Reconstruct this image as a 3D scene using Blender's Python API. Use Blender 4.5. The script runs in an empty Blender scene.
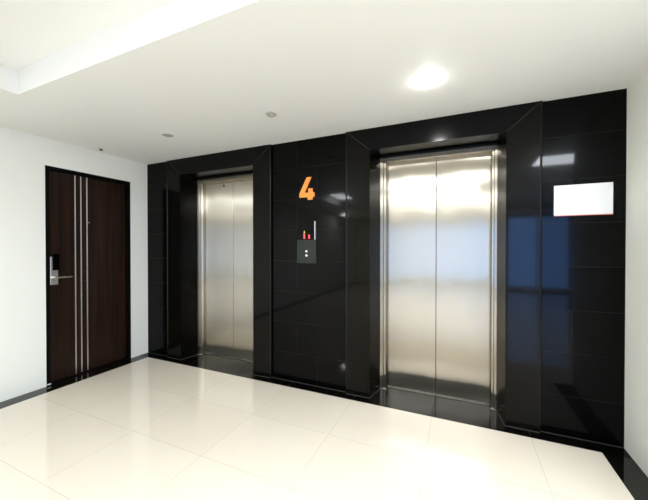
import bpy, bmesh, math
from mathutils import Vector
scene = bpy.context.scene
C = scene.collection

# ------------------------------------------------------------------ materials
def srgb(r, g, b):
    f = lambda c: (c/255/12.92) if c/255 <= .04045 else ((c/255+.055)/1.055)**2.4
    return (f(r), f(g), f(b), 1)

def mat(name, col, rough=.5, metal=0., ior=1.5, noise=None, bump=None, aniso=0, emit=None, estr=0, coat=0):
    m = bpy.data.materials.new(name); m.use_nodes = True
    nt = m.node_tree; p = nt.nodes['Principled BSDF']
    p.inputs['Base Color'].default_value = col
    p.inputs['Roughness'].default_value = rough
    p.inputs['Metallic'].default_value = metal
    p.inputs['IOR'].default_value = ior
    p.inputs['Coat Weight'].default_value = coat
    p.inputs['Coat Roughness'].default_value = .055; p.inputs['Coat IOR'].default_value = 1.42
    if aniso:
        p.inputs['Anisotropic'].default_value = aniso
    if emit:
        p.inputs['Emission Color'].default_value = emit
        p.inputs['Emission Strength'].default_value = estr
    tc = nt.nodes.new('ShaderNodeTexCoord')
    if noise:   # (scale xyz, other colour, detail, lo, hi)
        sc, col2, det, lo, hi = noise
        mp = nt.nodes.new('ShaderNodeMapping'); mp.inputs['Scale'].default_value = sc
        nz = nt.nodes.new('ShaderNodeTexNoise'); nz.inputs['Scale'].default_value = 1; nz.inputs['Detail'].default_value = det
        rp = nt.nodes.new('ShaderNodeValToRGB')
        rp.color_ramp.elements[0].position = lo; rp.color_ramp.elements[1].position = hi
        rp.color_ramp.elements[0].color = col; rp.color_ramp.elements[1].color = col2
        nt.links.new(tc.outputs['Object'], mp.inputs[0]); nt.links.new(mp.outputs[0], nz.inputs['Vector'])
        nt.links.new(nz.outputs['Fac'], rp.inputs[0]); nt.links.new(rp.outputs[0], p.inputs['Base Color'])
    if bump:    # (scale xyz, strength, distance)
        sc, st, di = bump
        mp = nt.nodes.new('ShaderNodeMapping'); mp.inputs['Scale'].default_value = sc
        nz = nt.nodes.new('ShaderNodeTexNoise'); nz.inputs['Scale'].default_value = 1; nz.inputs['Detail'].default_value = 2
        bp = nt.nodes.new('ShaderNodeBump'); bp.inputs['Strength'].default_value = st; bp.inputs['Distance'].default_value = di
        nt.links.new(tc.outputs['Object'], mp.inputs[0]); nt.links.new(mp.outputs[0], nz.inputs['Vector'])
        nt.links.new(nz.outputs['Fac'], bp.inputs['Height']); nt.links.new(bp.outputs[0], p.inputs['Normal'])
    return m

M = {}
ROT = .25
M['wall'] = mat('white_paint', (.805, .812, .765, 1), .55, bump=((60, 60, 60), .04, .002))
M['ceil'] = mat('ceiling_paint', (.80, .805, .782, 1), .6, bump=((50, 50, 50), .03, .002))
M['granite'] = mat('black_granite', (.0006, .0006, .0008, 1), .24, ior=1.10, coat=.20, noise=((260, 260, 260), (.0016, .0015, .0014, 1), 3, .45, .75))
M['granite_casing'] = mat('black_granite_casing', (.0016, .0014, .0008, 1), .24, ior=1.10, coat=.28, noise=((240, 240, 240), (.006, .0055, .004, 1), 3, .42, .75))
M['granite_floor'] = mat('black_floor_granite', (.0015, .0013, .001, 1), .05, ior=1.17, noise=((260, 260, 260), (.006, .0055, .005, 1), 3, .45, .8))
M['granite_lintel'] = mat('black_granite_lintel', (.0006, .0007, .0010, 1), .21, ior=1.20, coat=.1, noise=((260, 260, 260), (.003, .003, .0035, 1), 3, .45, .75))
M['edge'] = mat('polished_stone_edge', (.005, .0045, .0035, 1), .25, ior=1.3)
M['granite_border'] = mat('black_border_granite', (.003, .0028, .002, 1), .05, ior=1.42, noise=((260, 260, 260), (.008, .0075, .006, 1), 3, .45, .8))
M['joint'] = mat('grey_joint', (.006, .0055, .0048, 1), .5, ior=1.3)
M['bead'] = mat('pale_sealant', (.035, .032, .027, 1), .4)
M['sill'] = mat('aluminium_sill', (.30, .28, .25, 1), .4, 1.)
M['gap'] = mat('dark_gap', (.004, .004, .004, 1), .5)
M['curved_chrome'] = mat('curved_chrome', (.5, .5, .48, 1), .3, 1.)
M['chrome'] = mat('satin_chrome', (.78, .76, .72, 1), .22, 1.)
M['strip'] = mat('satin_strip', (.80, .77, .73, 1), .33, 1.)
M['greyplate'] = mat('grey_metal_plate', (.62, .62, .66, 1), .35, 1.)
M['blackframe'] = mat('black_door_frame', (.003, .0027, .0025, 1), .45, ior=1.15)
M['blackgloss'] = mat('black_gloss_plastic', (.001, .001, .001, 1), .08, ior=1.18)
M['greenplate'] = mat('dark_grey_plate', (.017, .021, .018, 1), .4, ior=1.3)
M['orange'] = mat('orange_acrylic', (.95, .28, .035, 1), .35)
M['signwhite'] = mat('white_acrylic', (.68, .695, .715, 1), .4)
M['signred'] = mat('red_edge', (.6, .12, .10, 1), .4)
M['grille'] = mat('grey_lens', (.40, .40, .34, 1), .5)
M['fixture'] = mat('white_fixture', (.78, .78, .75, 1), .35)
M['brown'] = mat('brown_plastic', (.10, .045, .03, 1), .5)
M['led_red'] = mat('red_led', (.1, 0, 0, 1), .4, emit=(1, .02, .04, 1), estr=1.2)
M['led_pink'] = mat('red_led_core', (.1, 0, 0, 1), .4, emit=(1, .25, .28, 1), estr=.8)
M['led_amber'] = mat('amber_led', (.1, .1, 0, 1), .4, emit=(.75, .8, .12, 1), estr=.5)
M['button'] = mat('steel_button', (.85, .85, .83, 1), .25, 1.)
M['lamp'] = mat('frosted_lamp', (.9, .9, .9, 1), .4, emit=(1, .985, .96, 1), estr=240)
M['lamp_far'] = mat('frosted_lamp_far', (.9, .9, .9, 1), .4, emit=(1, .95, .86, 1), estr=22)
M['panel'] = mat('fill_panel_diffuser', (.9, .9, .9, 1), .4, emit=(1, .97, .92, 1), estr=2.0)  # glowing face of the added fill panels

def wood():
    m = bpy.data.materials.new('dark_wenge'); m.use_nodes = True
    nt = m.node_tree; p = nt.nodes['Principled BSDF']; p.inputs['Roughness'].default_value = .33
    tc = nt.nodes.new('ShaderNodeTexCoord'); mp = nt.nodes.new('ShaderNodeMapping')
    mp.inputs['Scale'].default_value = (30, 30, .9)
    nz = nt.nodes.new('ShaderNodeTexNoise'); nz.inputs['Scale'].default_value = 1; nz.inputs['Detail'].default_value = 6
    rp = nt.nodes.new('ShaderNodeValToRGB')
    e = rp.color_ramp.elements; e[0].position = .3; e[0].color = (.0065, .0030, .0020, 1); e[1].position = .75; e[1].color = (.027, .0115, .0068, 1); p.inputs['IOR'].default_value = 1.3
    nt.links.new(tc.outputs['Object'], mp.inputs[0]); nt.links.new(mp.outputs[0], nz.inputs['Vector'])
    nt.links.new(nz.outputs['Fac'], rp.inputs[0]); nt.links.new(rp.outputs[0], p.inputs['Base Color'])
    return m
M['wood'] = wood()

def steel(name, col, rough, aniso, wave):
    m = bpy.data.materials.new(name); m.use_nodes = True
    nt = m.node_tree; nt.nodes.remove(nt.nodes['Principled BSDF']); p = nt.nodes.new('ShaderNodeBsdfAnisotropic')
    p.distribution = 'GGX'; p.inputs['Roughness'].default_value = rough; p.inputs['Anisotropy'].default_value = aniso
    nt.links.new(p.outputs[0], nt.nodes['Material Output'].inputs[0])
    tc = nt.nodes.new('ShaderNodeTexCoord')
    # hairline: fine vertical streaks
    mp = nt.nodes.new('ShaderNodeMapping'); mp.inputs['Scale'].default_value = (240, 240, 1.2)
    nz = nt.nodes.new('ShaderNodeTexNoise'); nz.inputs['Scale'].default_value = 1; nz.inputs['Detail'].default_value = 2
    rp = nt.nodes.new('ShaderNodeValToRGB'); e = rp.color_ramp.elements
    e[0].position = .25; e[1].position = .75
    e[0].color = (col[0]*.92, col[1]*.92, col[2]*.92, 1); e[1].color = col
    nt.links.new(tc.outputs['Object'], mp.inputs[0]); nt.links.new(mp.outputs[0], nz.inputs['Vector'])
    nt.links.new(nz.outputs['Fac'], rp.inputs[0]); nt.links.new(rp.outputs[0], p.inputs['Color'])
    # gentle dents of the sheet
    mp2 = nt.nodes.new('ShaderNodeMapping'); mp2.inputs['Scale'].default_value = (3.2, 3.2, 1.6)
    n2 = nt.nodes.new('ShaderNodeTexNoise'); n2.inputs['Scale'].default_value = 1; n2.inputs['Detail'].default_value = 1
    bp = nt.nodes.new('ShaderNodeBump'); bp.inputs['Strength'].default_value = 1; bp.inputs['Distance'].default_value = wave
    nt.links.new(tc.outputs['Object'], mp2.inputs[0]); nt.links.new(mp2.outputs[0], n2.inputs['Vector'])
    nt.links.new(n2.outputs['Fac'], bp.inputs['Height']); nt.links.new(bp.outputs[0], p.inputs['Normal'])
    tg = nt.nodes.new('ShaderNodeTangent'); tg.direction_type = 'UV_MAP'
    nt.links.new(tg.outputs[0], p.inputs['Tangent'])
    p.inputs['Rotation'].default_value = ROT
    return m
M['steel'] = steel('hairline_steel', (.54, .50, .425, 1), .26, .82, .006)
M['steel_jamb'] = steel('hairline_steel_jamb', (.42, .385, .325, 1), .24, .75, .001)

def tiles():
    m = bpy.data.materials.new('polished_cream_tile'); m.use_nodes = True
    nt = m.node_tree; p = nt.nodes['Principled BSDF']; p.inputs['Roughness'].default_value = .045
    N = nt.nodes.new; L = nt.links.new
    tc = N('ShaderNodeTexCoord'); sp = N('ShaderNodeSeparateXYZ'); L(tc.outputs['Object'], sp.inputs[0])
    def grid(out, origin, pitch, w):
        a = N('ShaderNodeMath'); a.operation = 'SUBTRACT'; a.inputs[1].default_value = origin; L(out, a.inputs[0])
        b = N('ShaderNodeMath'); b.operation = 'DIVIDE'; b.inputs[1].default_value = pitch; L(a.outputs[0], b.inputs[0])
        c = N('ShaderNodeMath'); c.operation = 'PINGPONG'; c.inputs[1].default_value = .5; L(b.outputs[0], c.inputs[0])
        d = N('ShaderNodeMath'); d.operation = 'LESS_THAN'; d.inputs[1].default_value = w/pitch/2; L(c.outputs[0], d.inputs[0])
        f = N('ShaderNodeMath'); f.operation = 'FLOOR'; L(b.outputs[0], f.inputs[0])
        return d.outputs[0], f.outputs[0]
    gx, fx = grid(sp.outputs['X'], .482, .69, .0045); gy, fy = grid(sp.outputs['Y'], 2.68, .565, .0045)
    mx = N('ShaderNodeMath'); mx.operation = 'MAXIMUM'; L(gx, mx.inputs[0]); L(gy, mx.inputs[1])
    cb = N('ShaderNodeCombineXYZ'); L(fx, cb.inputs[0]); L(fy, cb.inputs[1])
    wn = N('ShaderNodeTexWhiteNoise'); L(cb.outputs[0], wn.inputs['Vector'])
    tone = N('ShaderNodeMix'); tone.data_type = 'RGBA'
    tone.inputs['A'].default_value = (.69, .625, .525, 1); tone.inputs['B'].default_value = (.705, .642, .545, 1)
    L(wn.outputs['Value'], tone.inputs['Factor'])
    jn = N('ShaderNodeMix'); jn.data_type = 'RGBA'; jn.inputs['B'].default_value = (.56, .50, .41, 1)
    L(mx.outputs[0], jn.inputs['Factor']); L(tone.outputs['Result'], jn.inputs['A'])
    L(jn.outputs['Result'], p.inputs['Base Color'])
    return m
M['tile'] = tiles()

def glass():
    m = bpy.data.materials.new('window_glass'); m.use_nodes = True
    nt = m.node_tree; nt.nodes.clear()
    o = nt.nodes.new('ShaderNodeOutputMaterial'); mx = nt.nodes.new('ShaderNodeMixShader')
    t = nt.nodes.new('ShaderNodeBsdfTransparent'); g = nt.nodes.new('ShaderNodeBsdfGlossy'); f = nt.nodes.new('ShaderNodeFresnel')
    t.inputs[0].default_value = (.86, .93, .98, 1); g.inputs['Roughness'].default_value = .02
    nt.links.new(f.outputs[0], mx.inputs[0]); nt.links.new(t.outputs[0], mx.inputs[1]); nt.links.new(g.outputs[0], mx.inputs[2])
    nt.links.new(mx.outputs[0], o.inputs[0])
    return m
M['glass'] = glass()

# ------------------------------------------------------------------ mesh helpers
class MB:
    def __init__(s): s.bm = bmesh.new(); s.mats = []
    def mi(s, m):
        if m not in s.mats: s.mats.append(m)
        return s.mats.index(m)
    def poly(s, pts, m):
        f = s.bm.faces.new([s.bm.verts.new(p) for p in pts]); f.material_index = s.mi(m); return f
    def box(s, x0, x1, y0, y1, z0, z1, m, bev=0):
        return s.prism([(x0, y0), (x1, y0), (x1, y1), (x0, y1)], z0, z1, m, 'z', bev)
    def prism(s, pts, a, b, m, axis='z', bev=0):
        """polygon pts in the plane across axis, extruded from a to b"""
        t = bmesh.new()
        def P(p, h):
            return {'z': (p[0], p[1], h), 'y': (p[0], h, p[1]), 'x': (h, p[0], p[1])}[axis]
        lo = [t.verts.new(P(p, a)) for p in pts]; hi = [t.verts.new(P(p, b)) for p in pts]
        n = len(pts)
        t.faces.new(lo); t.faces.new(hi)
        for i in range(n): t.faces.new([lo[i], lo[(i+1) % n], hi[(i+1) % n], hi[i]])
        bmesh.ops.recalc_face_normals(t, faces=t.faces)
        if bev: bmesh.ops.bevel(t, geom=list(t.edges), offset=bev, segments=2, affect='EDGES', profile=.5)
        s.merge(t, m); return s
    def merge(s, t, m, smooth=False):
        me = bpy.data.meshes.new('t'); t.to_mesh(me); t.free()
        n0 = len(s.bm.faces); s.bm.from_mesh(me); bpy.data.meshes.remove(me)
        s.bm.faces.ensure_lookup_table()
        k = s.mi(m)
        for f in s.bm.faces[n0:]: f.material_index = k; f.smooth = smooth or f.smooth
    def lathe(s, prof, c, m, axis='z', seg=32):
        """profile of (radius, height) turned about axis through c"""
        t = bmesh.new(); rings = []
        for r, h in prof:
            ring = []
            for i in range(seg if r > 1e-6 else 1):
                a = 2*math.pi*i/seg; u, v = r*math.cos(a), r*math.sin(a)
                q = {'z': (u, v, h), 'y': (u, h, v), 'x': (h, u, v)}[axis]
                ring.append(t.verts.new((c[0]+q[0], c[1]+q[1], c[2]+q[2])))
            rings.append(ring)
        for A, B in zip(rings, rings[1:]):
            for i in range(seg):
                j = (i+1) % seg
                vs = [A[i % len(A)], A[j % len(A)], B[j % len(B)], B[i % len(B)]]
                u = []
                for q in vs:
                    if q not in u: u.append(q)
                if len(u) > 2: t.faces.new(u)
        bmesh.ops.recalc_face_normals(t, faces=t.faces)
        for f in t.faces: f.smooth = True
        for e in t.edges:
            if len(e.link_faces) == 2 and e.calc_face_angle() > .6: e.smooth = False
        s.merge(t, m); return s
    def build(s, name, parent=None, loc=(0, 0, 0)):
        L = Vector(loc)
        for v in s.bm.verts: v.co -= L
        uv = s.bm.loops.layers.uv.new('UVMap')
        for f in s.bm.faces:
            n = f.normal if f.normal.length > 0 else Vector((0, 0, 1))
            f.normal_update(); n = f.normal
            for l in f.loops:
                c = l.vert.co
                l[uv].uv = (c.x, c.z) if abs(n.y) > .6 else ((c.y, c.z) if abs(n.x) > .6 else (c.x, c.y))
        me = bpy.data.meshes.new(name); s.bm.to_mesh(me); s.bm.free()
        for m in s.mats: me.materials.append(M[m])
        o = bpy.data.objects.new(name, me); C.objects.link(o)
        if parent is None: o.location = L
        else:
            o.parent = parent; o.location = L - parent_world(parent)
        return o
def parent_world(p):
    v = Vector(p.location)
    while p.parent: p = p.parent; v += p.location
    return v
def empty(name, loc):
    o = bpy.data.objects.new(name, None); C.objects.link(o); o.location = loc; o.empty_display_size = .1; return o
def tag(o, label=None, cat=None, group=None, kind=None):
    if label: o['label'] = label
    if cat: o['category'] = cat
    if group: o['group'] = group
    if kind: o['kind'] = kind
    return o
def struct(o, label, cat): return tag(o, label, cat, kind='structure')

# ------------------------------------------------------------------ dimensions (metres; camera stands over the origin)
XL, XR, YW, H = -3.80, 1.052, 2.80, 2.50      # left wall, right wall, stone wall, ceiling
YC = 2.775                                     # front of the lift casings
YB = -6.2                                      # far end of the lobby behind the camera
XE = 4.2                                       # end of the side wing
YE = 1.72                                      # right wall ends, wing opens
LIFTS = [(-2.625, 'left'), (-.2185, 'right')]
HO, CW, HZ = .547, .225, 2.30                  # half opening, casing width, opening height

# floor ---------------------------------------------------------------
YT = 2.68
b = MB(); b.box(-3.64, .892, YB, YT, -.08, 0, 'tile'); b.box(.892, XE, YB, YE, -.08, 0, 'tile')
struct(b.build('floor'), 'polished cream tiled floor of the lift lobby', 'floor')
b = MB()
b.box(XL, -3.64, YB, YT, -.08, 0, 'granite_border')
b.box(XL, XR+.0, YT, 3.12, -.08, 0, 'granite_floor')
b.box(.892, XR, YE, YT, -.08, 0, 'granite_border')
for x in (.482-.69*k for k in range(0, 7)):
    if x > XL: b.box(x-.0018, x+.0018, YT, 3.085, 0, .0006, 'joint')
struct(b.build('trim_1'), 'polished black stone border round the edge of the cream floor', 'floor border')
# ceiling -------------------------------------------------------------
RX0, RX1, RY0, RY1, RZ = -2.908, 3.3, -5.3, 1.145, 2.672
b = MB(); TC = 2.80
b.box(XL-.2, RX0, YB-.2, YW+.6, H, TC, 'ceil'); b.box(RX1, XE+.2, YB-.2, YW+.6, H, TC, 'ceil')
b.box(RX0, RX1, RY1, YW+.6, H, TC, 'ceil'); b.box(RX0, RX1, YB-.2, RY0, H, TC, 'ceil')
b.box(RX0, RX1, RY0, RY1, RZ, TC, 'ceil')
struct(b.build('ceiling'), 'white ceiling with a raised rectangular recess', 'ceiling')
# left wall with the doorway -------------------------------------------
DY0, DY1, DZ = 1.697, 2.566, 2.225
b = MB()
b.box(XL-.15, XL, YB, DY0, 0, H, 'wall'); b.box(XL-.15, XL, DY1, YW+.35, 0, H, 'wall'); b.box(XL-.15, XL, DY0, DY1, DZ, H, 'wall')
struct(b.build('wall_left'), 'white wall left of the lifts holding the dark wooden door', 'wall')
b = MB(); b.box(XR, XR+.15, YE, YW+.35, 0, H, 'wall')
struct(b.build('wall_right'), 'white wall at the right edge beside the black stone', 'wall')
b = MB(); b.box(XR+.15, XE+.15, YE, YE+.15, 0, H, 'wall')
struct(b.build('wall_wing'), 'white wall of the side wing beyond the right wall', 'wall')
b = MB(); b.box(XE, XE+.15, YB, YE, 0, H, 'wall')
struct(b.build('wall_east'), 'white end wall of the side wing', 'wall')
# rear wall with a tall window
WX0, WX1, WZ0, WZ1 = 1.40, 3.15, .06, 2.44
b = MB()
b.box(XL-.15, WX0, YB-.15, YB, 0, H, 'wall'); b.box(WX1, XE+.15, YB-.15, YB, 0, H, 'wall')
b.box(WX0, WX1, YB-.15, YB, 0, WZ0, 'wall'); b.box(WX0, WX1, YB-.15, YB, WZ1, H, 'wall')
struct(b.build('wall_rear'), 'white wall far behind, facing the lifts, with a window', 'wall')
w = empty('window_1', ((WX0+WX1)/2, YB, WZ0)); struct(w, 'window with blue daylight in the far wall', 'window')
b = MB()
for x in (WX0, (WX0+WX1)/2-.03, WX1-.06): b.box(x, x+.06, YB-.1, YB-.04, WZ0, WZ1, 'fixture')
for z in (WZ0, WZ1-.06): b.box(WX0, WX1, YB-.1, YB-.04, z, z+.06, 'fixture')
b.build('window_frame', w)
for x0, x1 in ((WX0+.06, (WX0+WX1)/2-.03), ((WX0+WX1)/2+.03, WX1-.06)):
    b = MB(); b.box(x0, x1, YB-.075, YB-.067, WZ0+.06, WZ1-.06, 'glass'); b.build('pane', w)

# stone wall -----------------------------------------------------------
segs = [(XL, LIFTS[0][0]-HO-CW-.001), (LIFTS[0][0]+HO+CW+.001, LIFTS[1][0]-HO-CW-.001), (LIFTS[1][0]+HO+CW+.001, XR)]
zs = [.30+.32*k for k in range(7)]
jy0, jy1, jw = YW-.0006, YW+.002, .0014
for i, (x0, x1) in enumerate(segs):
    b = MB(); b.box(x0, x1, YW, 3.12, 0, H, 'granite')
    for z in zs: b.box(x0, x1, jy0, jy1, z-jw, z+jw, 'joint')
    if i == 1:
        rows = [0]+zs+[H]
        for k in range(len(rows)-1):
            x = (-1.313, -1.541)[k % 2]
            b.box(x-jw, x+jw, jy0, jy1, rows[k], rows[k+1], 'joint')
    b.prism([(YW-.002, 0), (YW+.001, 0), (YW+.001, .005), (YW-.002, .005)], x0, x1, 'bead', 'x')     # pale sealant line along the foot
    struct(b.build('wall_back_'+('left', 'middle', 'right')[i]), 'polished black stone tile wall, '+('beside the wooden door', 'between the two lifts', 'beside the right wall')[i], 'wall')

# lifts ----------------------------------------------------------------
DYF = 3.085
def lift(cx, label, mark):
    root = empty('elevator', (cx, YC, 0)); tag(root, label, 'elevator')
    xi0, xi1, xo0, xo1 = cx-HO, cx+HO, cx-HO-CW, cx+HO+CW
    sx0, sx1 = cx-.502, cx+.508-.0                    # inner end of the splayed reveals
    YR = 3.003
    # stone casing: two uprights with mitred heads and the lintel between them
    for (xo, xi, sx) in ((xo0, xi0, sx0), (xo1, xi1, sx1)):
        t = bmesh.new()
        P = lambda x, y, z: t.verts.new((x, y, z))
        yb = 3.12
        a = [P(xo, YC, 0), P(xi, YC, 0), P(xi, YC, HZ), P(xo, YC, H-.002)]
        r = [P(sx, YR, 0), P(sx, YR, HZ), P(xo, YR, 0), P(xo, YR, H-.002)]
        t.faces.new(a); t.faces.new([a[1], r[0], r[1], a[2]]); t.faces.new([a[0], a[3], r[3], r[2]])
        t.faces.new([a[0], r[2], r[0], a[1]]); t.faces.new([a[3], a[2], r[1], r[3]]); t.faces.new([r[2], r[3], r[1], r[0]])
        bmesh.ops.recalc_face_normals(t, faces=t.faces)
        bmesh.ops.bevel(t, geom=[e for e in t.edges if abs(e.verts[0].co.x-e.verts[1].co.x) < 1e-5 and abs(e.verts[0].co.y-YC) < 1e-5 and abs(e.verts[1].co.y-YC) < 1e-5 and abs(e.verts[0].co.x-xi) < 1e-5],
                        offset=.004, segments=2, affect='EDGES')
        m = MB(); m.merge(t, 'granite_casing')
        s = 1 if xi > xo else -1
        # mitre joint and foot sealant
        d = Vector((xo-xi, 0, H-HZ)).normalized(); n = Vector((-d.z, 0, d.x))*.0012
        A, B = Vector((xi, YC, HZ)), Vector((xo-s*.002, YC, H-.004))
        m.prism([((A-n).x, (A-n).z), ((B-n).x, (B-n).z), ((B+n).x, (B+n).z), ((A+n).x, (A+n).z)], YC-.0008, YC+.001, 'bead', 'y')
        m.box(min(xo, xi), max(xo, xi), YC-.005, YC+.002, 0, .006, 'bead')
        m.prism([(xi, YC-.005), (xi+s*.005, YC), (sx+s*.005, YR), (sx, YR)], 0, .006, 'bead', 'z')
        up = m.build('stone_upright', root, (xo, YC, 0))
        m = MB(); m.prism([(xo-s*.001+.0095*math.cos(a*math.pi/6), YC+.008-.0125*math.sin(a*math.pi/6)) for a in range(7)], .006, H-.002, 'edge', 'z')
        tag(m.build('edge_bead', up, (xo, YC, 0)), 'narrow rounded vertical edge')
    m = MB()
    t = bmesh.new(); v = [t.verts.new(p) for p in ((xi0, YC, HZ), (xi1, YC, HZ), (xo1, YC, H-.002), (xo0, YC, H-.002), (sx0, YR, HZ), (sx1, YR, HZ), (xo1, YR, H-.002), (xo0, YR, H-.002))]
    for f in ((0, 1, 2, 3), (0, 4, 5, 1), (4, 7, 6, 5), (2, 6, 7, 3), (0, 3, 7, 4), (1, 5, 6, 2)): t.faces.new([v[i] for i in f])
    bmesh.ops.recalc_face_normals(t, faces=t.faces)
    m.merge(t, 'granite_lintel'); m.build('stone_lintel', root, (cx, YC, HZ))
    # dark shadow gap above the steel head
    m = MB(); m.box(sx0-.02, sx1+.02, 3.05, 3.12, 2.275, 2.30, 'gap'); m.box(xo0, xo1, 3.121, 3.14, 0, H-.001, 'gap')
    m.build('shadow_gap', root, (cx, 3.1, 2.3))
    # steel jambs: face, small step, return to the doors
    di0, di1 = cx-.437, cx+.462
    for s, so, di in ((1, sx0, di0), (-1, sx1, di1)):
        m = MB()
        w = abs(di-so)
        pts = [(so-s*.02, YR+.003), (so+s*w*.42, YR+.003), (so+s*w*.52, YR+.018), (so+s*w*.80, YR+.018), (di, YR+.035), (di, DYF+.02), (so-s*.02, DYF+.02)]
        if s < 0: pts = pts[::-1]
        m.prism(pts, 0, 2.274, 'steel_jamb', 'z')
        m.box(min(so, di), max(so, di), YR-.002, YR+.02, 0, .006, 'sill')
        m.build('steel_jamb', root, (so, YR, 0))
    m = MB()
    m.prism([(YR+.003, 2.274), (YR+.003, 2.232), (YR+.035, 2.228), (DYF+.02, 2.228), (DYF+.02, 2.274)], di0-.001, di1+.001, 'steel_jamb', 'x')
    m.build('steel_head', root, (cx, YR, 2.23))
    # two centre-opening panels, hairline steel with folded meeting edges
    sm = (di0+di1)/2
    for x0, x1 in ((di0-.02, sm-.0022), (sm+.0022, di1+.02)):
        m = MB(); m.box(x0, x1, DYF, DYF+.03, .008, 2.25, 'steel', .003)
        if mark and x0 < sm-.1:
            m.lathe([(0, -.004), (.012, -.004), (.015, 0), (.015, .004)], (-2.757, DYF, 2.189), 'gap', 'y', 20)
        m.build('door_panel', root, ((x0+x1)/2, DYF, 0))
    m = MB(); m.box(di0, di1, DYF-.014, DYF+.03, 0, .007, 'sill'); m.box(di0, di1, DYF-.004, DYF-.001, .007, .0078, 'gap')
    m.build('sill', root, (cx, DYF, 0))
    return root
lift(LIFTS[0][0], 'left steel lift with black stone surround, nearest the wooden door', True)
lift(LIFTS[1][0], 'right steel lift with black stone surround, nearest the white sign', False)

# wooden door on the left wall -------------------------------------------
XF = XL-.045
d = empty('door_1', (XL, (DY0+DY1)/2, 0)); struct(d, 'dark wenge door with three vertical metal strips in a black frame', 'door')
b = MB(); fw = .034
b.box(XL-.12, XL+.004, DY0, DY0+fw, 0, DZ, 'blackframe', .002); b.box(XL-.12, XL+.004, DY1-fw, DY1, 0, DZ, 'blackframe', .002)
b.box(XL-.12, XL+.004, DY0+fw, DY1-fw, DZ-fw, DZ, 'blackframe', .002); b.box(XL-.12, XL, DY0+fw, DY1-fw, 0, .006, 'blackframe')
b.box(XL-.15, XL-.121, DY0, DY1, 0, DZ, 'gap'); b.build('door_frame', d, (XL, DY0, 0))  # dark backing sheet added behind the leaf to block leaking sky light
leaf_b = MB(); leaf_b.box(XF-.045, XF, DY0+fw+.003, DY1-fw-.003, .012, DZ-fw-.003, 'wood', .0015)
leaf = leaf_b.build('door_leaf', d, (XF, (DY0+DY1)/2, 0))
for y in (1.982, 2.038, 2.098):
    m = MB(); m.box(XF-.001, XF+.003, y-.0055, y+.0055, .014, DZ-fw-.005, 'strip', .001); tag(m.build('metal_strip', leaf, (XF, y, 0)), 'silver strip')
m = MB(); m.lathe([(0, .012), (.008, .012), (.011, .008), (.013, .002), (.013, 0)], (XF, 2.120, 1.683), 'chrome', 'x', 20)
m.build('peephole', leaf, (XF, 2.12, 1.683))
m = MB(); m.box(XF, XF+.018, 1.748, 1.816, 1.016, 1.305, 'greyplate', .004)
lock = m.build('lock_plate', leaf, (XF, 1.782, 1.02))
m = MB(); m.box(XF+.0185, XF+.03, 1.764, 1.822, 1.165, 1.335, 'blackgloss', .004); tag(m.build('card_reader', lock, (XF, 1.79, 1.17)), 'black card reader')
m = MB()
m.lathe([(.016, 0), (.016, .006), (.011, .01), (.010, .045), (0, .045)], (XF+.018, 1.775, 1.093), 'chrome', 'x', 20)
m.box(XF+.05, XF+.066, 1.764, 1.925, 1.083, 1.101, 'chrome', .005)
m.build('lever_handle', lock, (XF+.02, 1.775, 1.093))
m = MB(); m.box(XL-.02, XL+.012, DY0+.004, DY0+.034, .012, .024, 'signwhite', .002); tag(m.build('door_stop', d, (XL, DY0+.02, .012)), 'small white stop')

# number, call panel, sign -------------------------------------------------
k = [(-1.373, 2.112), (-1.426, 2.112), (-1.509, 1.950), (-1.509, 1.911), (-1.414, 1.911), (-1.414, 1.884), (-1.359, 1.884), (-1.359, 1.911),
     (-1.339, 1.911), (-1.339, 1.957), (-1.359, 1.957), (-1.359, 1.998), (-1.409, 1.998), (-1.409, 1.957), (-1.447, 1.957)]
m = MB(); m.prism(k, YW-.007, YW-.001, 'orange', 'y')
tag(m.build('floor_number', None, (-1.42, YW-.001, 1.9)), 'orange numeral four on the black stone between the lifts', 'floor number')

cp = empty('call_panel', (-1.425, YW, 1.24)); tag(cp, 'lift call panel with red digits and two buttons below the orange four', 'call panel')
m = MB(); m.box(-1.532, -1.318, YW-.014, YW-.001, 1.240, 1.478, 'greenplate', .002); m.build('button_plate', cp, (-1.425, YW, 1.24))
m = MB(); m.box(-1.532, -1.333, YW-.016, YW-.001, 1.480, 1.664, 'blackgloss', .003)
disp = m.build('display', cp, (-1.425, YW, 1.48))
m = MB(); pr = []                                   # rounded bright edge of the display housing
for i in range(9):
    a = math.pi*.5*i/8; pr.append((-1.333+.010*math.sin(a), YW-.002-.016*math.cos(a)))
m.prism([(-1.333, YW-.001)]+pr, 1.480, 1.664, 'curved_chrome', 'z'); tag(m.build('curved_edge', cp, (-1.34, YW, 1.48)), 'bright rounded metal edge')
for cxd, hd, core in ((-1.447, .050, 'led_pink'), (-1.392, .040, 'led_pink')):
    m = MB(); y = YW-.017
    z0 = 1.490
    m.prism([(cxd-.011, z0), (cxd+.011, z0), (cxd+.011, z0+.010), (cxd+.007, z0+.010), (cxd+.007, z0+hd), (cxd-.004, z0+hd), (cxd-.013, z0+hd-.010), (cxd-.010, z0+hd-.016), (cxd-.007, z0+hd-.018), (cxd-.007, z0+.010), (cxd-.011, z0+.010)], y-.001, y+.002, 'led_red', 'y')
    m.box(cxd-.003, cxd+.004, y-.0018, y, z0+.010, z0+hd-.006, core)
    tag(m.build('digit', disp, (cxd, y, z0)), 'glowing red digit')
m = MB(); y = YW-.017
m.prism([(-1.457, 1.546), (-1.437, 1.546), (-1.447, 1.574)], y-.001, y+.002, 'led_amber', 'y'); tag(m.build('arrow', disp, (-1.447, y, 1.556)), 'yellow green up arrow')
for z in (1.361, 1.319):
    m = MB(); m.lathe([(0, -.008), (.009, -.008), (.0115, -.006), (.0125, 0)], (-1.423, YW-.0135, z), 'button', 'y', 24)
    tag(m.build('button', cp, (-1.423, YW-.014, z)), 'round silver button')

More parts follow.
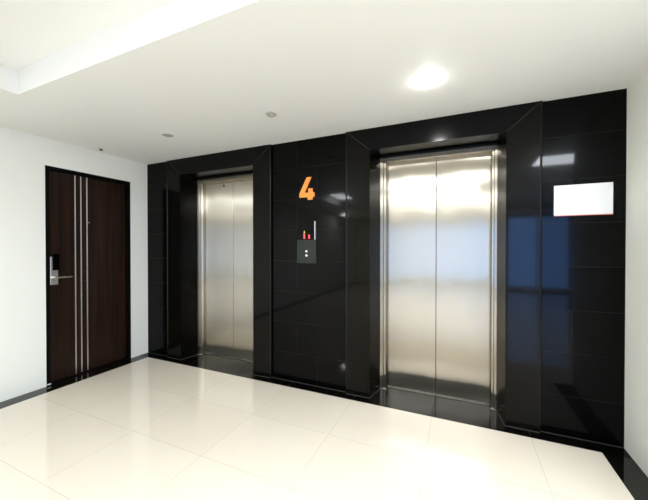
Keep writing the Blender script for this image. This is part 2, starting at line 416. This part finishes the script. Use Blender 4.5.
sg = empty('sign', (.809, YW, 1.745)); tag(sg, 'blank white rectangular sign on the black stone by the right wall', 'sign')
m = MB(); m.box(.639, .979, YW-.012, YW-.001, 1.637, 1.858, 'signwhite', .0015); m.build('board', sg, (.809, YW, 1.745))
m = MB(); m.box(.639, .979, YW-.013, YW-.001, 1.632, 1.6365, 'signred'); tag(m.build('edge_strip', sg, (.809, YW, 1.634)), 'thin red lower edge')

# ceiling fittings --------------------------------------------------------
def area(name, loc, sx, sy, power, col, parent=None, shape='RECTANGLE', rot=(0, 0, 0), spread=180):
    l = bpy.data.lights.new(name, 'AREA'); l.shape = shape; l.size = sx; l.size_y = sy; l.energy = power; l.color = col
    l.spread = math.radians(spread)
    o = bpy.data.objects.new(name, l); C.objects.link(o); o.rotation_euler = rot
    if parent: o.parent = parent; o.location = Vector(loc)-parent_world(parent)
    else: o.location = loc
    return o
def downlight(x, y, z, label, r=.058, mat_='lamp', power=0, on=True, group=None, col=(1, .985, .95)):
    root = empty('downlight', (x, y, z)); tag(root, label, 'downlight', group)
    m = MB(); m.lathe([(r, -.001), (r*1.02, -.003), (r*1.14, -.002), (r*1.18, 0), (r*1.18, .002)], (x, y, z), 'fixture', 'z', 40); m.build('trim_ring', root, (x, y, z))
    m = MB()
    if on: m.lathe([(0, -.017), (r*.45, -.015), (r*.8, -.009), (r*.98, -.001)], (x, y, z), mat_, 'z', 40)
    else: m.lathe([(0, -.004), (r*.9, -.004), (r*.98, -.001)], (x, y, z), mat_, 'z', 40)
    m.build('lens', root, (x, y, z))
    if power: area('lamp', (x, y, z-.03), r*1.6, r*1.6, power, col, root, 'DISK')
    return root
downlight(-.197, 2.135, H, 'lit round downlight glaring on the ceiling before the right lift', .046, 'lamp')
downlight(-2.622, 2.15, H, 'unlit grey round downlight before the left lift', .052, 'grille', on=False)
m = MB()
m.lathe([(.044, 0), (.044, -.004), (.038, -.008), (.020, -.009), (.016, -.022), (0, -.024)], (-1.428, 2.156, H), 'grille', 'z', 32)
tag(m.build('smoke_detector', None, (-1.428, 2.156, H)), 'small grey ceiling detector above the orange four', 'detector')
m = MB()
m.lathe([(.020, .0005), (.020, -.003), (.010, -.005), (.009, -.010), (.016, -.011), (.016, -.014), (0, -.014)], (-3.679, 2.154, H), 'brown', 'z', 24)
tag(m.build('sprinkler', None, (-3.679, 2.154, H)), 'tiny brown sprinkler on the ceiling over the wooden door', 'sprinkler')

fd = downlight(-3.42, -3.75, H, 'large lit downlight beside the left wall far behind', .13, 'lamp_far')
area('lamp', (-3.42, -3.75, H-.05), .2, .2, 22, (1, .92, .80), fd, 'DISK')
# unseen fill panels added in the ceiling recess to brighten the lobby
for x0, x1, y0, y1, pw, nm in ((-.85, .30, -.25, .75, 18, 'nearest the lifts'), (-1.30, .30, -3.1, -1.7, 55, 'halfway back'), (-1.7, .50, -4.9, -3.9, 40, 'farthest from the lifts'), (1.9, 2.9, -1.2, .1, 60, 'over the side wing'), (1.0, 1.6, -.1, .5, 50, 'beside the end of the right wall'), (-2.87, -2.50, -1.95, -1.15, 36, 'beside the left edge')):
    x, y, hx, hy = (x0+x1)/2, (y0+y1)/2, (x1-x0)/2, (y1-y0)/2
    root = empty('fill_light_panel', (x, y, RZ)); tag(root, 'added white fill light panel, unseen in the ceiling recess, '+nm, 'fill light', 'added fill panels in the ceiling recess')
    m = MB()
    for q in ((-hx-.03, -hx, -hy-.03, hy+.03), (hx, hx+.03, -hy-.03, hy+.03), (-hx, hx, -hy-.03, -hy), (-hx, hx, hy, hy+.03)):
        m.box(x+q[0], x+q[1], y+q[2], y+q[3], RZ-.018, RZ-.001, 'fixture')
    m.build('frame', root, (x, y, RZ))
    m = MB(); m.box(x-hx, x+hx, y-hy, y+hy, RZ-.010, RZ-.002, 'panel'); m.build('diffuser', root, (x, y, RZ))
    area('lamp', (x, y, RZ-.02), hx*2-.02, hy*2-.02, pw, (.865, .93, 1), root)

# daylight -----------------------------------------------------------------
wd = bpy.data.worlds.new('sky'); scene.world = wd; wd.use_nodes = True
bg = wd.node_tree.nodes['Background']; bg.inputs[0].default_value = (.24, .47, 1, 1); bg.inputs[1].default_value = 9.5

# camera -------------------------------------------------------------------
cam = bpy.data.cameras.new('camera'); co = bpy.data.objects.new('camera', cam); C.objects.link(co)
cam.sensor_fit = 'HORIZONTAL'; cam.sensor_width = 36; cam.lens = 36*307.99/648
co.location = (0, 0, 1.4)
co.rotation_euler = (math.radians(90-.4626), 0, math.radians(23.817))
cam.clip_start = .02; cam.clip_end = 100
scene.camera = co
vs = scene.view_settings
scene.display_settings.display_device = 'sRGB'
vs.view_transform = 'Standard'; vs.look = 'None'; vs.gamma = 1; vs.use_curve_mapping = False
vs.exposure = .585
